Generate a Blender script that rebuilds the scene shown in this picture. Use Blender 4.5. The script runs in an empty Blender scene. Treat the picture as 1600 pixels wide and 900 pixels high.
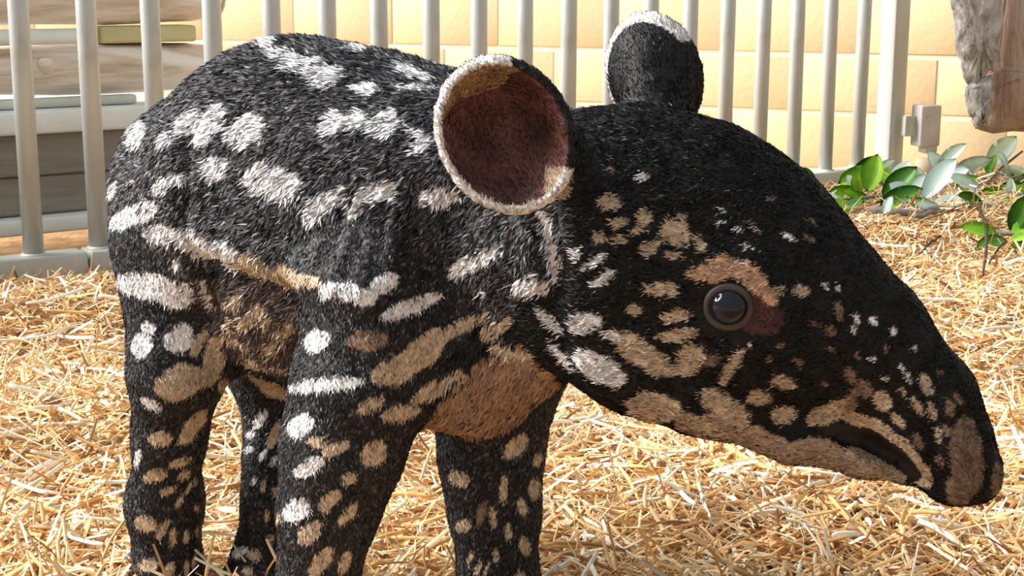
import bpy, bmesh, math, random
import numpy as np
from mathutils import Vector, Matrix
from mathutils.bvhtree import BVHTree

random.seed(7)
rng = np.random.default_rng(11)
scene = bpy.context.scene
col = scene.collection

# ------------------------------------------------------------------ camera, light, exposure
F_PX = 2300.0                     # focal length in pixels of a 1600x900 frame
CAM_H = 0.5
PITCH = math.atan(476.0 / F_PX)
cd = bpy.data.cameras.new('camera')
cd.sensor_width = 36.0
cd.lens = 36.0 * F_PX / 1600.0
cd.clip_start = 0.02
cam = bpy.data.objects.new('camera', cd)
col.objects.link(cam)
cam.location = (0, 0, CAM_H)
cam.rotation_euler = (math.pi / 2 - PITCH, 0, 0)
scene.camera = cam

world = bpy.data.worlds.new('sky')
scene.world = world
world.use_nodes = True
wb = world.node_tree.nodes['Background']
wb.inputs[0].default_value = (0.88, 0.95, 1.0, 1)
wb.inputs[1].default_value = 0.34

sd = bpy.data.lights.new('sun', 'SUN')
sd.energy = 5.6
sd.angle = math.radians(40)
sd.color = (1.0, 0.975, 0.94)
sun = bpy.data.objects.new('sun', sd)
col.objects.link(sun)
SUN_FROM = Vector((-0.86, 0.05, 0.62)).normalized()
sun.rotation_euler = SUN_FROM.to_track_quat('Z', 'Y').to_euler()
sun.location = SUN_FROM * 6

scene.view_settings.view_transform = 'Standard'
scene.view_settings.look = 'None'
scene.view_settings.gamma = 1.0
scene.view_settings.exposure = 0.80
scene.view_settings.use_curve_mapping = False

# ------------------------------------------------------------------ pixel helpers (a pixel is only a direction)
SP, CP = math.sin(PITCH), math.cos(PITCH)
def ray(u, v):
    x = (u - 800.0) / F_PX; y = (450.0 - v) / F_PX
    return Vector((x, CP + y * SP, -SP + y * CP))
def at_y(u, v, Y):
    d = ray(u, v); t = Y / d.y
    return Vector((d.x * t, Y, CAM_H + d.z * t))
def at_z(u, v, z):
    d = ray(u, v); t = (z - CAM_H) / d.z
    return Vector((d.x * t, d.y * t, z))
def project(P):
    P = np.asarray(P, float)
    x = P[..., 0]; y = P[..., 1]; z = P[..., 2] - CAM_H
    dep = y * CP - z * SP
    up = y * SP + z * CP
    return 800 + F_PX * x / dep, 450 - F_PX * up / dep, dep

# ------------------------------------------------------------------ scene helpers
def tag(o, label=None, cat=None, group=None, kind=None):
    if label: o['label'] = label
    if cat: o['category'] = cat
    if group: o['group'] = group
    if kind: o['kind'] = kind
    return o
def empty(name, loc, rz=0.0):
    o = bpy.data.objects.new(name, None)
    o.empty_display_size = 0.05
    col.objects.link(o); o.location = loc; o.rotation_euler = (0, 0, rz)
    return o
def link_mesh(name, me, m, parent=None, loc=None):
    o = bpy.data.objects.new(name, me)
    if m and not me.materials: me.materials.append(m)
    col.objects.link(o)
    if parent is not None:
        o.parent = parent
    if loc is not None: o.location = loc
    return o
def bm_mesh(name, bm, smooth=True):
    me = bpy.data.meshes.new(name)
    bmesh.ops.recalc_face_normals(bm, faces=bm.faces)
    bm.to_mesh(me); bm.free()
    if smooth:
        for p in me.polygons: p.use_smooth = True
    return me
def np_mesh(name, V, faces_flat, loop_starts, smooth=True):
    me = bpy.data.meshes.new(name)
    me.vertices.add(len(V)); me.vertices.foreach_set('co', np.asarray(V, np.float32).ravel())
    me.loops.add(len(faces_flat)); me.loops.foreach_set('vertex_index', np.asarray(faces_flat, np.int32))
    me.polygons.add(len(loop_starts)); me.polygons.foreach_set('loop_start', np.asarray(loop_starts, np.int32))
    me.update(calc_edges=True); me.validate()
    if smooth:
        me.polygons.foreach_set('use_smooth', np.ones(len(me.polygons), bool))
    return me
def tri_quad_mesh(name, V, quads=None, tris=None, smooth=True):
    fl = []; ls = []; n = 0
    if quads is not None and len(quads):
        q = np.asarray(quads); fl.append(q.ravel()); ls.append(np.arange(len(q)) * 4); n = len(q) * 4
    if tris is not None and len(tris):
        t = np.asarray(tris); fl.append(t.ravel()); ls.append(n + np.arange(len(t)) * 3)
    return np_mesh(name, V, np.concatenate(fl), np.concatenate(ls), smooth)
def set_color(me, name, C):
    a = me.attributes.new(name, 'FLOAT_COLOR', 'POINT')
    C4 = np.ones((len(C), 4), np.float32); C4[:, :3] = C
    a.data.foreach_set('color', C4.ravel())
def set_vec(me, name, N):
    a = me.attributes.new(name, 'FLOAT_VECTOR', 'POINT')
    a.data.foreach_set('vector', np.asarray(N, np.float32).ravel())

def box_bm(bm, lo, hi, bevel=0.0):
    c = [(a + b) / 2 for a, b in zip(lo, hi)]; s = [abs(b - a) for a, b in zip(lo, hi)]
    r = bmesh.ops.create_cube(bm, size=1.0)
    bmesh.ops.scale(bm, vec=s, verts=r['verts']); bmesh.ops.translate(bm, vec=c, verts=r['verts'])
    if bevel:
        ed = list({e for v in r['verts'] for e in v.link_edges})
        bmesh.ops.bevel(bm, geom=ed, offset=bevel, segments=2, profile=0.5, affect='EDGES')
def tube_bm(bm, pts, radii, seg=12, cap=True):
    rings = []
    n = len(pts); pts = [Vector(p) for p in pts]
    ref = Vector((0.13, 0.31, 0.94)).normalized()
    for i in range(n):
        t = (pts[min(i + 1, n - 1)] - pts[max(i - 1, 0)]).normalized()
        a = t.cross(ref)
        if a.length < 1e-3: a = t.cross(Vector((1, 0, 0)))
        a.normalize(); b = t.cross(a).normalized()
        r = radii[i] if hasattr(radii, '__len__') else radii
        rings.append([bm.verts.new(pts[i] + (a * math.cos(k * 2 * math.pi / seg) + b * math.sin(k * 2 * math.pi / seg)) * r) for k in range(seg)])
    for i in range(n - 1):
        for k in range(seg):
            bm.faces.new((rings[i][k], rings[i][(k + 1) % seg], rings[i + 1][(k + 1) % seg], rings[i + 1][k]))
    if cap:
        bm.faces.new(rings[0][::-1]); bm.faces.new(rings[-1])
    return rings

# ------------------------------------------------------------------ materials
def new_mat(name):
    m = bpy.data.materials.new(name); m.use_nodes = True
    return m, m.node_tree, m.node_tree.nodes['Principled BSDF']
def noise_mat(name, stops, scale=8.0, rough=0.7, detail=6.0, bump=0.0, bump_scale=None, stretch=(1, 1, 1), distort=0.0, metallic=0.0, spec=0.4, dist=0.01):
    m, nt, b = new_mat(name)
    tc = nt.nodes.new('ShaderNodeTexCoord'); mp = nt.nodes.new('ShaderNodeMapping')
    mp.inputs['Scale'].default_value = stretch
    nt.links.new(tc.outputs['Object'], mp.inputs[0])
    nz = nt.nodes.new('ShaderNodeTexNoise'); nz.inputs['Scale'].default_value = scale
    nz.inputs['Detail'].default_value = detail; nz.inputs['Distortion'].default_value = distort
    nt.links.new(mp.outputs[0], nz.inputs['Vector'])
    cr = nt.nodes.new('ShaderNodeValToRGB')
    el = cr.color_ramp.elements
    while len(el) < len(stops): el.new(0.5)
    for e, (p, c) in zip(el, stops):
        e.position = p; e.color = (*c, 1)
    nt.links.new(nz.outputs['Fac'], cr.inputs[0]); nt.links.new(cr.outputs[0], b.inputs['Base Color'])
    b.inputs['Roughness'].default_value = rough; b.inputs['Metallic'].default_value = metallic
    b.inputs['Specular IOR Level'].default_value = spec
    if bump:
        n2 = nt.nodes.new('ShaderNodeTexNoise'); n2.inputs['Scale'].default_value = bump_scale or scale * 3
        n2.inputs['Detail'].default_value = 8
        nt.links.new(mp.outputs[0], n2.inputs['Vector'])
        bp = nt.nodes.new('ShaderNodeBump'); bp.inputs['Strength'].default_value = bump; bp.inputs['Distance'].default_value = dist
        nt.links.new(n2.outputs['Fac'], bp.inputs['Height']); nt.links.new(bp.outputs[0], b.inputs['Normal'])
    return m
def attr_mat(name, attr='col', rough=0.6, spec=0.3, nrm=None, sheen=0.0, transl=0.0):
    m, nt, b = new_mat(name)
    a = nt.nodes.new('ShaderNodeAttribute'); a.attribute_name = attr
    nt.links.new(a.outputs['Color'], b.inputs['Base Color'])
    b.inputs['Roughness'].default_value = rough; b.inputs['Specular IOR Level'].default_value = spec
    if sheen:
        b.inputs['Sheen Weight'].default_value = sheen; b.inputs['Sheen Roughness'].default_value = 0.5
    if nrm:
        n = nt.nodes.new('ShaderNodeAttribute'); n.attribute_name = nrm
        nt.links.new(n.outputs['Vector'], b.inputs['Normal'])
    return m

M = {}
M['block'] = noise_mat('painted_block', [(0.3, (0.68, 0.52, 0.30)), (0.7, (0.76, 0.60, 0.37))], 5, 0.65, bump=0.25, bump_scale=60, dist=0.004)
M['mortar'] = noise_mat('mortar', [(0.3, (0.82, 0.70, 0.50)), (0.7, (0.88, 0.78, 0.60))], 12, 0.85, bump=0.3, bump_scale=90, dist=0.004)
M['bar'] = noise_mat('galvanised_bar', [(0.28, (0.34, 0.30, 0.20)), (0.38, (0.50, 0.52, 0.50)), (0.75, (0.58, 0.64, 0.68))], 9, 0.38, stretch=(1, 1, 0.4), metallic=0.3, spec=0.5, bump=0.08, bump_scale=40)
M['rail'] = noise_mat('galvanised_rail', [(0.3, (0.42, 0.40, 0.30)), (0.6, (0.62, 0.64, 0.62)), (0.85, (0.72, 0.75, 0.76))], 7, 0.5, metallic=0.1, spec=0.45)
M['latch'] = noise_mat('latch_steel', [(0.3, (0.55, 0.52, 0.50)), (0.7, (0.68, 0.66, 0.66))], 20, 0.5, spec=0.4)
M['dark'] = noise_mat('dark_gap', [(0.3, (0.02, 0.02, 0.015)), (0.7, (0.04, 0.04, 0.03))], 10, 0.9)
M['log'] = noise_mat('pale_log', [(0.25, (0.42, 0.29, 0.19)), (0.44, (0.78, 0.68, 0.58)), (0.7, (0.92, 0.90, 0.88))], 7, 0.8, stretch=(0.5, 1.4, 2.4), bump=0.9, bump_scale=14, distort=1.2, dist=0.02)
M['board'] = noise_mat('weathered_board', [(0.3, (0.20, 0.18, 0.15)), (0.7, (0.32, 0.30, 0.26))], 6, 0.85, stretch=(0.5, 4, 6), bump=0.3, bump_scale=20)
M['ledge'] = noise_mat('pale_ledge', [(0.3, (0.66, 0.69, 0.66)), (0.7, (0.80, 0.83, 0.81))], 8, 0.7, bump=0.15, bump_scale=30)
M['spacer'] = noise_mat('yellow_spacer', [(0.3, (0.45, 0.40, 0.20)), (0.7, (0.62, 0.55, 0.30))], 7, 0.7, stretch=(1, 1, 4))
M['floor'] = noise_mat('earth_floor', [(0.25, (0.30, 0.17, 0.08)), (0.55, (0.52, 0.33, 0.17)), (0.8, (0.66, 0.47, 0.27))], 22, 0.95, bump=0.5, bump_scale=60)
M['bark'] = noise_mat('grey_bark', [(0.28, (0.20, 0.17, 0.15)), (0.5, (0.46, 0.43, 0.40)), (0.75, (0.66, 0.63, 0.60))], 24, 0.9, stretch=(1, 1, 0.5), bump=1.0, bump_scale=30, distort=1.5, dist=0.03)
M['wood'] = noise_mat('brown_heartwood', [(0.28, (0.30, 0.20, 0.15)), (0.5, (0.48, 0.34, 0.26)), (0.75, (0.60, 0.48, 0.38))], 9, 0.8, stretch=(2.5, 2.5, 0.4), bump=1.0, bump_scale=18, distort=0.8, dist=0.03)
M['stub'] = noise_mat('cut_stub', [(0.3, (0.62, 0.45, 0.28)), (0.7, (0.80, 0.64, 0.46))], 9, 0.8, stretch=(3, 3, 0.6))
M['leaf_green'] = noise_mat('leaf_bright_green', [(0.3, (0.16, 0.42, 0.02)), (0.7, (0.36, 0.66, 0.05))], 18, 0.4)
M['leaf_dark'] = noise_mat('leaf_dark_green', [(0.3, (0.04, 0.16, 0.02)), (0.7, (0.10, 0.28, 0.03))], 18, 0.4)
M['leaf_pale'] = noise_mat('leaf_pale_underside', [(0.3, (0.62, 0.80, 0.74)), (0.7, (0.78, 0.92, 0.88))], 18, 0.5)
M['twig'] = noise_mat('grey_twig', [(0.3, (0.14, 0.12, 0.10)), (0.7, (0.34, 0.31, 0.28))], 30, 0.8, bump=0.3)
M['dark_twig'] = noise_mat('dark_twig', [(0.3, (0.03, 0.02, 0.015)), (0.7, (0.09, 0.06, 0.04))], 30, 0.8)
M['straw'] = attr_mat('straw', rough=0.55, spec=0.35)
STALK = {
    'white': noise_mat('bleached_stalk', [(0.3, (0.80, 0.74, 0.60)), (0.7, (0.93, 0.90, 0.82))], 30, 0.45, stretch=(8, 8, 1)),
    'gold': noise_mat('golden_stalk', [(0.3, (0.72, 0.40, 0.13)), (0.7, (0.86, 0.57, 0.24))], 30, 0.5, stretch=(8, 8, 1)),
    'brown': noise_mat('brown_stalk', [(0.3, (0.28, 0.14, 0.05)), (0.7, (0.44, 0.25, 0.10))], 30, 0.6, stretch=(8, 8, 1)),
}
M['skin'] = attr_mat('tapir_skin', rough=0.6, spec=0.25)
M['fur'] = attr_mat('tapir_fur', rough=0.48, spec=0.30, nrm='nrm')
m, nt, b = new_mat('eye_gloss'); b.inputs['Base Color'].default_value = (0.006, 0.008, 0.014, 1); b.inputs['Roughness'].default_value = 0.06; b.inputs['Specular IOR Level'].default_value = 0.35; M['eye'] = m
M['lid'] = noise_mat('eyelid_skin', [(0.3, (0.024, 0.018, 0.016)), (0.7, (0.06, 0.044, 0.038))], 60, 0.5)
M['hoof'] = noise_mat('hoof_horn', [(0.3, (0.03, 0.025, 0.02)), (0.7, (0.09, 0.07, 0.055))], 30, 0.45)

# ------------------------------------------------------------------ setting: wall, floor
WA = Vector((1.068, 3.80, 0)); WB = Vector((-0.286, 4.48, 0))
wdir = (WA - WB).normalized()                       # towards the right
wang = math.atan2(wdir.y, wdir.x)
wnrm = Vector((wdir.y, -wdir.x, 0))                 # towards the camera side
if wnrm.y > 0: wnrm = -wnrm
COURSE = 0.152; MORT = 0.012; Z0 = 0.011 - COURSE
wall_root_loc = WA - wdir * 3.4
bm = bmesh.new(); box_bm(bm, (0, 0.0022, Z0), (5.2, 0.16, Z0 + 11 * COURSE))
wall = link_mesh('wall_back', bm_mesh('wall_back', bm, False), M['mortar'], None, wall_root_loc)
wall.rotation_euler = (0, 0, wang)
tag(wall, 'yellow painted block wall with pale mortar joints behind the fence', 'wall', kind='structure')
bm = bmesh.new(); BL = 0.36
box_bm(bm, (0.0015, 0.0, MORT / 2), (BL - 0.0015, 0.05, COURSE - MORT / 2), 0.0025)
blk = bm_mesh('block', bm); blk.materials.append(M['block'])
for r in range(11):
    off = 0 if r % 2 else -BL / 2
    for c in range(15):
        x = off + c * BL
        if x < -0.01 or x + BL > 5.21: continue
        o = bpy.data.objects.new('block', blk); col.objects.link(o); o.parent = wall
        o.location = (x, random.uniform(-0.001, 0.0006), Z0 + r * COURSE)

bm = bmesh.new()
bmesh.ops.create_grid(bm, x_segments=60, y_segments=60, size=4.5)
bmesh.ops.translate(bm, vec=(0, 3.2, 0), verts=bm.verts)
for v in bm.verts: v.co.z = 0.004 * math.sin(v.co.x * 9.1 + 1.7 * math.sin(v.co.y * 5.3))  - 0.004
floor = link_mesh('floor', bm_mesh('floor', bm), M['floor'])
tag(floor, 'brown earth floor of the pen under the straw', 'floor', kind='structure')

# ------------------------------------------------------------------ fence
FY0 = 2.386
FA = Vector((-0.33045 * FY0, FY0, 0)); FD = Vector((0.037887 * FY0, 0.0275 * FY0, 0))
fdir = FD.normalized(); fang = math.atan2(FD.y, FD.x); PITCHB = FD.length
fence = empty('bar_fence', FA, fang)
tag(fence, 'galvanised steel bar fence with round uprights on a low rail', 'fence')
bm = bmesh.new(); tube_bm(bm, [(0, 0, 0.055), (0, 0, 0.4), (0, 0, 1.15)], 0.0165, 16)
barme = bm_mesh('bar', bm); barme.materials.append(M['bar'])
for k in range(-3, 19):
    o = bpy.data.objects.new('bar', barme); col.objects.link(o); o.parent = fence
    o.location = (k * PITCHB, random.uniform(-.001, .001), 0); o.rotation_euler = (random.uniform(-.004, .004), random.uniform(-.004, .004), k * 1.3)
joint = 0.085
def rail(x0, x1, z0, z1, d=0.028):
    bm = bmesh.new(); box_bm(bm, (x0, -d, z0), (x1, d, z1), 0.004)
    return link_mesh('rail', bm_mesh('rail', bm), M['rail'], fence)
rail(-3.6 * PITCHB, joint - 0.003, 0.008, 0.062); rail(joint + 0.003, 18.54 * PITCHB, 0.008, 0.062)
rail(-3.6 * PITCHB, 18.6 * PITCHB, 1.14, 1.19, 0.024)
bm = bmesh.new(); box_bm(bm, (18.80 * PITCHB, -0.024, 0.05), (18.80 * PITCHB + 0.052, 0.024, 1.22), 0.004)
link_mesh('post', bm_mesh('post', bm), M['bar'], fence)
bm = bmesh.new(); box_bm(bm, (18.55 * PITCHB, -0.05, 0.0), (18.80 * PITCHB + 0.062, 0.034, 0.05), 0.005)
link_mesh('base_plate', bm_mesh('base_plate', bm), M['rail'], fence)
# round collars where uprights meet the rail
bm = bmesh.new(); tube_bm(bm, [(0, 0, 0.060), (0, 0, 0.066)], [0.023, 0.019], 16)
cme = bm_mesh('collar', bm); cme.materials.append(M['rail'])
for k in range(-3, 19):
    o = bpy.data.objects.new('collar', cme); col.objects.link(o); o.parent = fence; o.location = (k * PITCHB, 0, 0)

# latch box beside the post (on a bracket from the post)
lp = at_y(1449, 200, 3.60)
latch = empty('gate_latch', (lp.x, lp.y, lp.z), fang * 0.5)
tag(latch, 'small grey steel latch box with a tab on the gate post', 'latch')
bm = bmesh.new(); box_bm(bm, (-0.028, -0.016, -0.044), (0.028, 0.03, 0.056), 0.004)
link_mesh('latch_box', bm_mesh('latch_box', bm), M['latch'], latch)
bm = bmesh.new(); box_bm(bm, (-0.010, -0.013, -0.062), (0.026, 0.024, -0.040), 0.007)
link_mesh('tab', bm_mesh('tab', bm), M['latch'], latch)
bm = bmesh.new(); box_bm(bm, (-0.058, 0.006, -0.02), (-0.026, 0.024, 0.03), 0.003)
link_mesh('bracket', bm_mesh('bracket', bm), M['rail'], latch)
bm = bmesh.new(); tube_bm(bm, [(-0.012, -0.0155, 0.03), (-0.012, -0.018, 0.03)], [0.004, 0.003], 8)
link_mesh('bolt', bm_mesh('bolt', bm), M['rail'], latch)

# ------------------------------------------------------------------ bench of boards with logs behind the fence (left)
SD = fdir; SN = Vector((-SD.y, SD.x, 0))            # away from camera
SORG = FA + SN * 0.30
def along(u, v, off=0.30):                          # where a pixel meets the vertical plane parallel to the fence at distance off
    d = ray(u, v); o = Vector((0, 0, CAM_H)); p0 = FA + SN * off
    t = (p0 - o).dot(SN) / d.dot(SN); q = o + d * t
    return (q - p0).dot(SD), q.z
bench = empty('log_bench', SORG, fang)
tag(bench, 'low bench of grey boards with a pale ledge behind the bars', 'bench')
xr = along(345, 190)[0]; xl = -1.5
def bz(v): return along(100, v)[1]
def bench_box(name, z0, z1, y0, y1, m, x1=None, bev=0.006):
    bm = bmesh.new(); box_bm(bm, (xl, y0, z0), (x1 if x1 is not None else xr, y1, z1), bev)
    return link_mesh(name, bm_mesh(name, bm), m, bench)
zb1, zb0 = bz(335), bz(360)
bench_box('foot_rail', max(0.0, zb0), zb1, -0.02, 0.05, M['ledge'])
zt = bz(206); zm = bz(270)
bench_box('board', zb1 + 0.002, zm - 0.004, 0.015, 0.045, M['board'])
bench_box('board', zm - 0.0035, zt - 0.002, 0.010, 0.045, M['board'])
ztop = bz(170)
bench_box('ledge', zt, ztop, -0.02, 0.42, M['ledge'])
zr = bz(157)
bench_box('rail', ztop + 0.001, zr + 0.004, 0.02, 0.05, M['rail'], along(222, 160)[0])
def make_log(name, label, z0, z1, yoff, x0, x1, seed, parts=None):
    r = (z1 - z0) / 2; rd = random.Random(seed); n = 46; seg = 28
    root = empty(name, SORG + SD * x0 + SN * yoff + Vector((0, 0, z0)), fang)
    tag(root, label, 'log', 'logs stacked on the bench')
    bm = bmesh.new(); rings = []
    ph = [rd.uniform(0, 6.28) for _ in range(8)]
    for i in range(n):
        x = (x1 - x0) * i / (n - 1)
        rr = r * (1 + 0.05 * math.sin(x * 7 + ph[0]) + 0.03 * math.sin(x * 17 + ph[1]))
        if i == 0 or i == n - 1: rr *= 0.86
        ring = []
        for k in range(seg):
            a = k * 2 * math.pi / seg
            q = rr * (1 + 0.035 * math.sin(3 * a + x * 5 + ph[2]) + 0.03 * math.sin(5 * a - x * 11 + ph[3]) + 0.02 * math.sin(9 * a + x * 23 + ph[4]))
            ring.append(bm.verts.new((x, q * math.cos(a), r + q * 0.96 * math.sin(a))))
        rings.append(ring)
    for i in range(n - 1):
        for k in range(seg):
            bm.faces.new((rings[i][k], rings[i][(k + 1) % seg], rings[i + 1][(k + 1) % seg], rings[i + 1][k]))
    bm.faces.new(rings[0][::-1]); bm.faces.new(rings[-1])
    link_mesh('trunk', bm_mesh('trunk', bm), M['log'], root)
    bm = bmesh.new()
    L = x1 - x0
    tube_bm(bm, [(L - 0.002, 0, r), (L + 0.006, 0, r)], [r * 0.84, r * 0.80], 20)
    link_mesh('cut_end', bm_mesh('cut_end', bm), M['stub'], root)
    for t, a in ((0.25, 2.5), (0.62, 3.4), (0.83, 2.9)):
        bm = bmesh.new(); c = Vector((L * t, r * math.cos(a), r + r * math.sin(a) * 0.9)); dv = Vector((0.2, math.cos(a), math.sin(a))).normalized()
        tube_bm(bm, [c - dv * 0.012, c + dv * 0.004, c + dv * 0.012], [0.022, 0.016, 0.009], 9)
        link_mesh('knot', bm_mesh('knot', bm), M['log'], root)
    return root
z2b = zr + 0.005; z2t = bz(72)
make_log('pale_log', 'pale stripped log lying on the bench ledge behind the bars', z2b, z2t, 0.08, xl, along(350, 110)[0], 3)
zsp = bz(50)
z1b = bz(52)
bm = bmesh.new(); tube_bm(bm, [(0, 0, 0), (0.75, 0, 0)], (zsp - z2t) / 2 + 0.002, 14)
pole = link_mesh('pale_pole', bm_mesh('pale_pole', bm), M['ledge'], None, SORG + SD * (along(164, 64)[0] - 0.75) + SN * 0.05 + Vector((0, 0, (zsp + z2t) / 2 + 0.003)))
pole.rotation_euler = (0, 0, fang)
tag(pole, 'thin pale round pole wedged between the two logs', 'pole')
bm = bmesh.new(); x0s = along(170, 60)[0]; x1s = along(322, 60)[0]
box_bm(bm, (0, -0.05, 0), (x1s - x0s, 0.06, zsp - z2t + 0.006), 0.006)
sp = link_mesh('wooden_spacer', bm_mesh('wooden_spacer', bm), M['spacer'], None, SORG + SD * x0s + SN * 0.09 + Vector((0, 0, z2t + 0.001)))
sp.rotation_euler = (0, 0, fang)
tag(sp, 'yellowish wooden spacer block between the two logs', 'block')
make_log('pale_log', 'upper pale log resting on the spacer block and pole', zsp + 0.008, zsp + 0.135, 0.085, xl, along(362, 10)[0], 9)

# ------------------------------------------------------------------ broken trunk at the wall (right)
tb = at_y(1560, 205, 3.40)
trunk = empty('broken_trunk', (tb.x, tb.y, tb.z))
tag(trunk, 'broken tree trunk with grey bark hanging against the block wall', 'trunk')
def outline_slab(name, pts, Y, thick, m, seed, jag=0.004):
    """a rounded slab from a (pixel) outline on the plane y=Y, real thickness"""
    rd = random.Random(seed); bm = bmesh.new()
    P = [at_y(u, v, Y) - trunk.location for u, v in pts]
    fine = []
    for i in range(len(P)):
        a, b_ = P[i], P[(i + 1) % len(P)]
        for s in range(4):
            q = a.lerp(b_, s / 4); fine.append(q + Vector((rd.uniform(-jag, jag), 0, rd.uniform(-jag, jag))))
    c = sum(fine, Vector()) / len(fine)
    layers = []
    for k in range(9):
        t = -1 + 2 * k / 8; sc = 0.30 + 0.70 * math.sqrt(max(0, 1 - t * t)) if abs(t) < 1 else 0.30
        ring = []
        for j, q in enumerate(fine):
            w = c + (q - c) * sc
            w = w + Vector((rd.uniform(-jag, jag), t * thick / 2 + rd.uniform(-jag, jag), rd.uniform(-jag, jag)))
            ring.append(bm.verts.new(w))
        layers.append(ring)
    n = len(fine)
    for k in range(8):
        for j in range(n):
            bm.faces.new((layers[k][j], layers[k][(j + 1) % n], layers[k + 1][(j + 1) % n], layers[k + 1][j]))
    bm.faces.new(layers[0]); bm.faces.new(layers[-1][::-1])
    return link_mesh(name, bm_mesh(name, bm), m, trunk)
outline_slab('heartwood', [(1560, -60), (1700, -60), (1720, 80), (1700, 196), (1620, 204), (1528, 205), (1513, 160), (1520, 128), (1545, 90)], 3.40, 0.15, M['wood'], 1)
outline_slab('bark_plate', [(1478, -60), (1566, -60), (1563, 40), (1561, 95), (1545, 112), (1533, 128), (1519, 141), (1505, 120), (1495, 70), (1486, 10)], 3.33, 0.06, M['bark'], 2)
outline_slab('bark_plate', [(1510, 138), (1545, 118), (1555, 150), (1540, 190), (1527, 203), (1516, 180)], 3.32, 0.045, M['bark'], 5)
bm = bmesh.new(); tube_bm(bm, [(0, 0, 0), (0, 0.19, 0.0)], 0.015, 10)
o = link_mesh('wall_peg', bm_mesh('wall_peg', bm), M['rail'], trunk); o.location = (0.06, 0.05, 0.22)

st = at_z(1448, 292, 0.0)
bm = bmesh.new(); tube_bm(bm, [(0, 0, 0), (0.002, 0, 0.05), (0.004, 0, 0.082)], [0.028, 0.025, 0.021], 12)
stub = link_mesh('wood_stub', bm_mesh('wood_stub', bm), M['stub'], None, at_z(1440, 300, 0.0))
tag(stub, 'short cut wooden stub standing below the latch box', 'stub')

# ------------------------------------------------------------------ TAPIR CALF : one continuous signed-distance body
S = 0.93
def T(u, v, Y): return np.array(at_y(u, v, Y * S))
def R(r, Y): return r * Y * S / F_PX
HEAD_N = np.array([0.10, 0.995, 0.0]); HEAD_N /= np.linalg.norm(HEAD_N)
BODY_A = math.radians(36)
LAT = np.array([math.sin(BODY_A), math.cos(BODY_A), 0.0])         # towards the far side
FWD = np.array([math.cos(BODY_A), -math.sin(BODY_A), 0.0])
VOX = 0.0036
LO = np.array([-0.44, 0.70, -0.004]); HI = np.array([0.40, 1.30, 0.53])
NX, NY, NZ = [int(math.ceil((HI[i] - LO[i]) / VOX)) for i in range(3)]
GX = (LO[0] + VOX * np.arange(NX)).astype(np.float32)
GY = (LO[1] + VOX * np.arange(NY)).astype(np.float32)
GZ = (LO[2] + VOX * np.arange(NZ)).astype(np.float32)
FIELD = np.full((NX, NY, NZ), 0.2, np.float32)
PRIMS = []                                                         # for regions
def cone_d(P, a, b, ra, rb, n=None, s=1.0):
    if n is not None:
        def w(q): 
            dn = q @ n
            return q + (dn * (1 / s - 1))[..., None] * n
        P = w(P); a = a + n * ((a @ n) * (1 / s - 1)); b = b + n * ((b @ n) * (1 / s - 1))
    ba = b - a; L2 = max(float(ba @ ba), 1e-9)
    t = np.clip(((P - a) @ ba) / L2, 0, 1)
    q = P - a - t[..., None] * ba
    d = np.sqrt((q * q).sum(-1)) - (ra + (rb - ra) * t)
    return d * (min(1.0, s) if n is not None else 1.0)
def sub_grid(lo, hi):
    i0 = np.maximum(0, np.floor((lo - LO) / VOX).astype(int)); i1 = np.minimum([NX, NY, NZ], np.ceil((hi - LO) / VOX).astype(int) + 1)
    sl = tuple(slice(a, b) for a, b in zip(i0, i1))
    X, Y, Z = np.meshgrid(GX[sl[0]], GY[sl[1]], GZ[sl[2]], indexing='ij')
    return sl, np.stack([X, Y, Z], -1)
def smin(a, b, k):
    h = np.clip(0.5 + 0.5 * (b - a) / k, 0, 1)
    return b + (a - b) * h - k * h * (1 - h)
def add(a, b, ra, rb, k, region, n=None, s=1.0):
    a = np.asarray(a, np.float32); b = np.asarray(b, np.float32)
    m = max(ra, rb) * max(1, s) + 0.05
    sl, P = sub_grid(np.minimum(a, b) - m, np.maximum(a, b) + m)
    nn = None if n is None else n.astype(np.float32)
    FIELD[sl] = smin(FIELD[sl], cone_d(P, a, b, ra, rb, nn, s), k)
    PRIMS.append((a, b, ra, rb, nn, s, region))
def cut(a, b, ra, rb, k, n=None, s=1.0):
    a = np.asarray(a, np.float32); b = np.asarray(b, np.float32)
    m = max(ra, rb) * max(1, s) + 0.03
    sl, P = sub_grid(np.minimum(a, b) - m, np.maximum(a, b) + m)
    nn = None if n is None else n.astype(np.float32)
    FIELD[sl] = -smin(-FIELD[sl], cone_d(P, a, b, ra, rb, nn, s), k)
def chain(pts, k, region, n=None, s=1.0):
    for (u0, v0, y0, r0), (u1, v1, y1, r1) in zip(pts[:-1], pts[1:]):
        add(T(u0, v0, y0), T(u1, v1, y1), R(r0, y0), R(r1, y1), k, region, n, s)
def foot(u, Y, r, fwd, region, prev):
    """carry the leg from the last chain joint down to the ground with a spread foot"""
    d = ray(u, 900); p = at_y(u, 1000, Y * S)
    g = np.array([p.x, p.y, 0.030])
    add(T(*prev[:3]), g, R(prev[3], prev[2]), r * 0.92, 0.012, region)
    add(g, g + np.array([fwd[0] * 0.026, fwd[1] * 0.026, -0.008]), r, r * 0.85, 0.012, region)
    return g
# torso
chain([(340, 304, 1.22, 164), (465, 298, 1.16, 224), (585, 320, 1.11, 222), (705, 347, 1.07, 202)], 0.030, 'torso')
# neck and skull
chain([(715, 332, 1.06, 205), (925, 352, 0.995, 165)], 0.030, 'neck', HEAD_N, 0.86)
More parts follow.
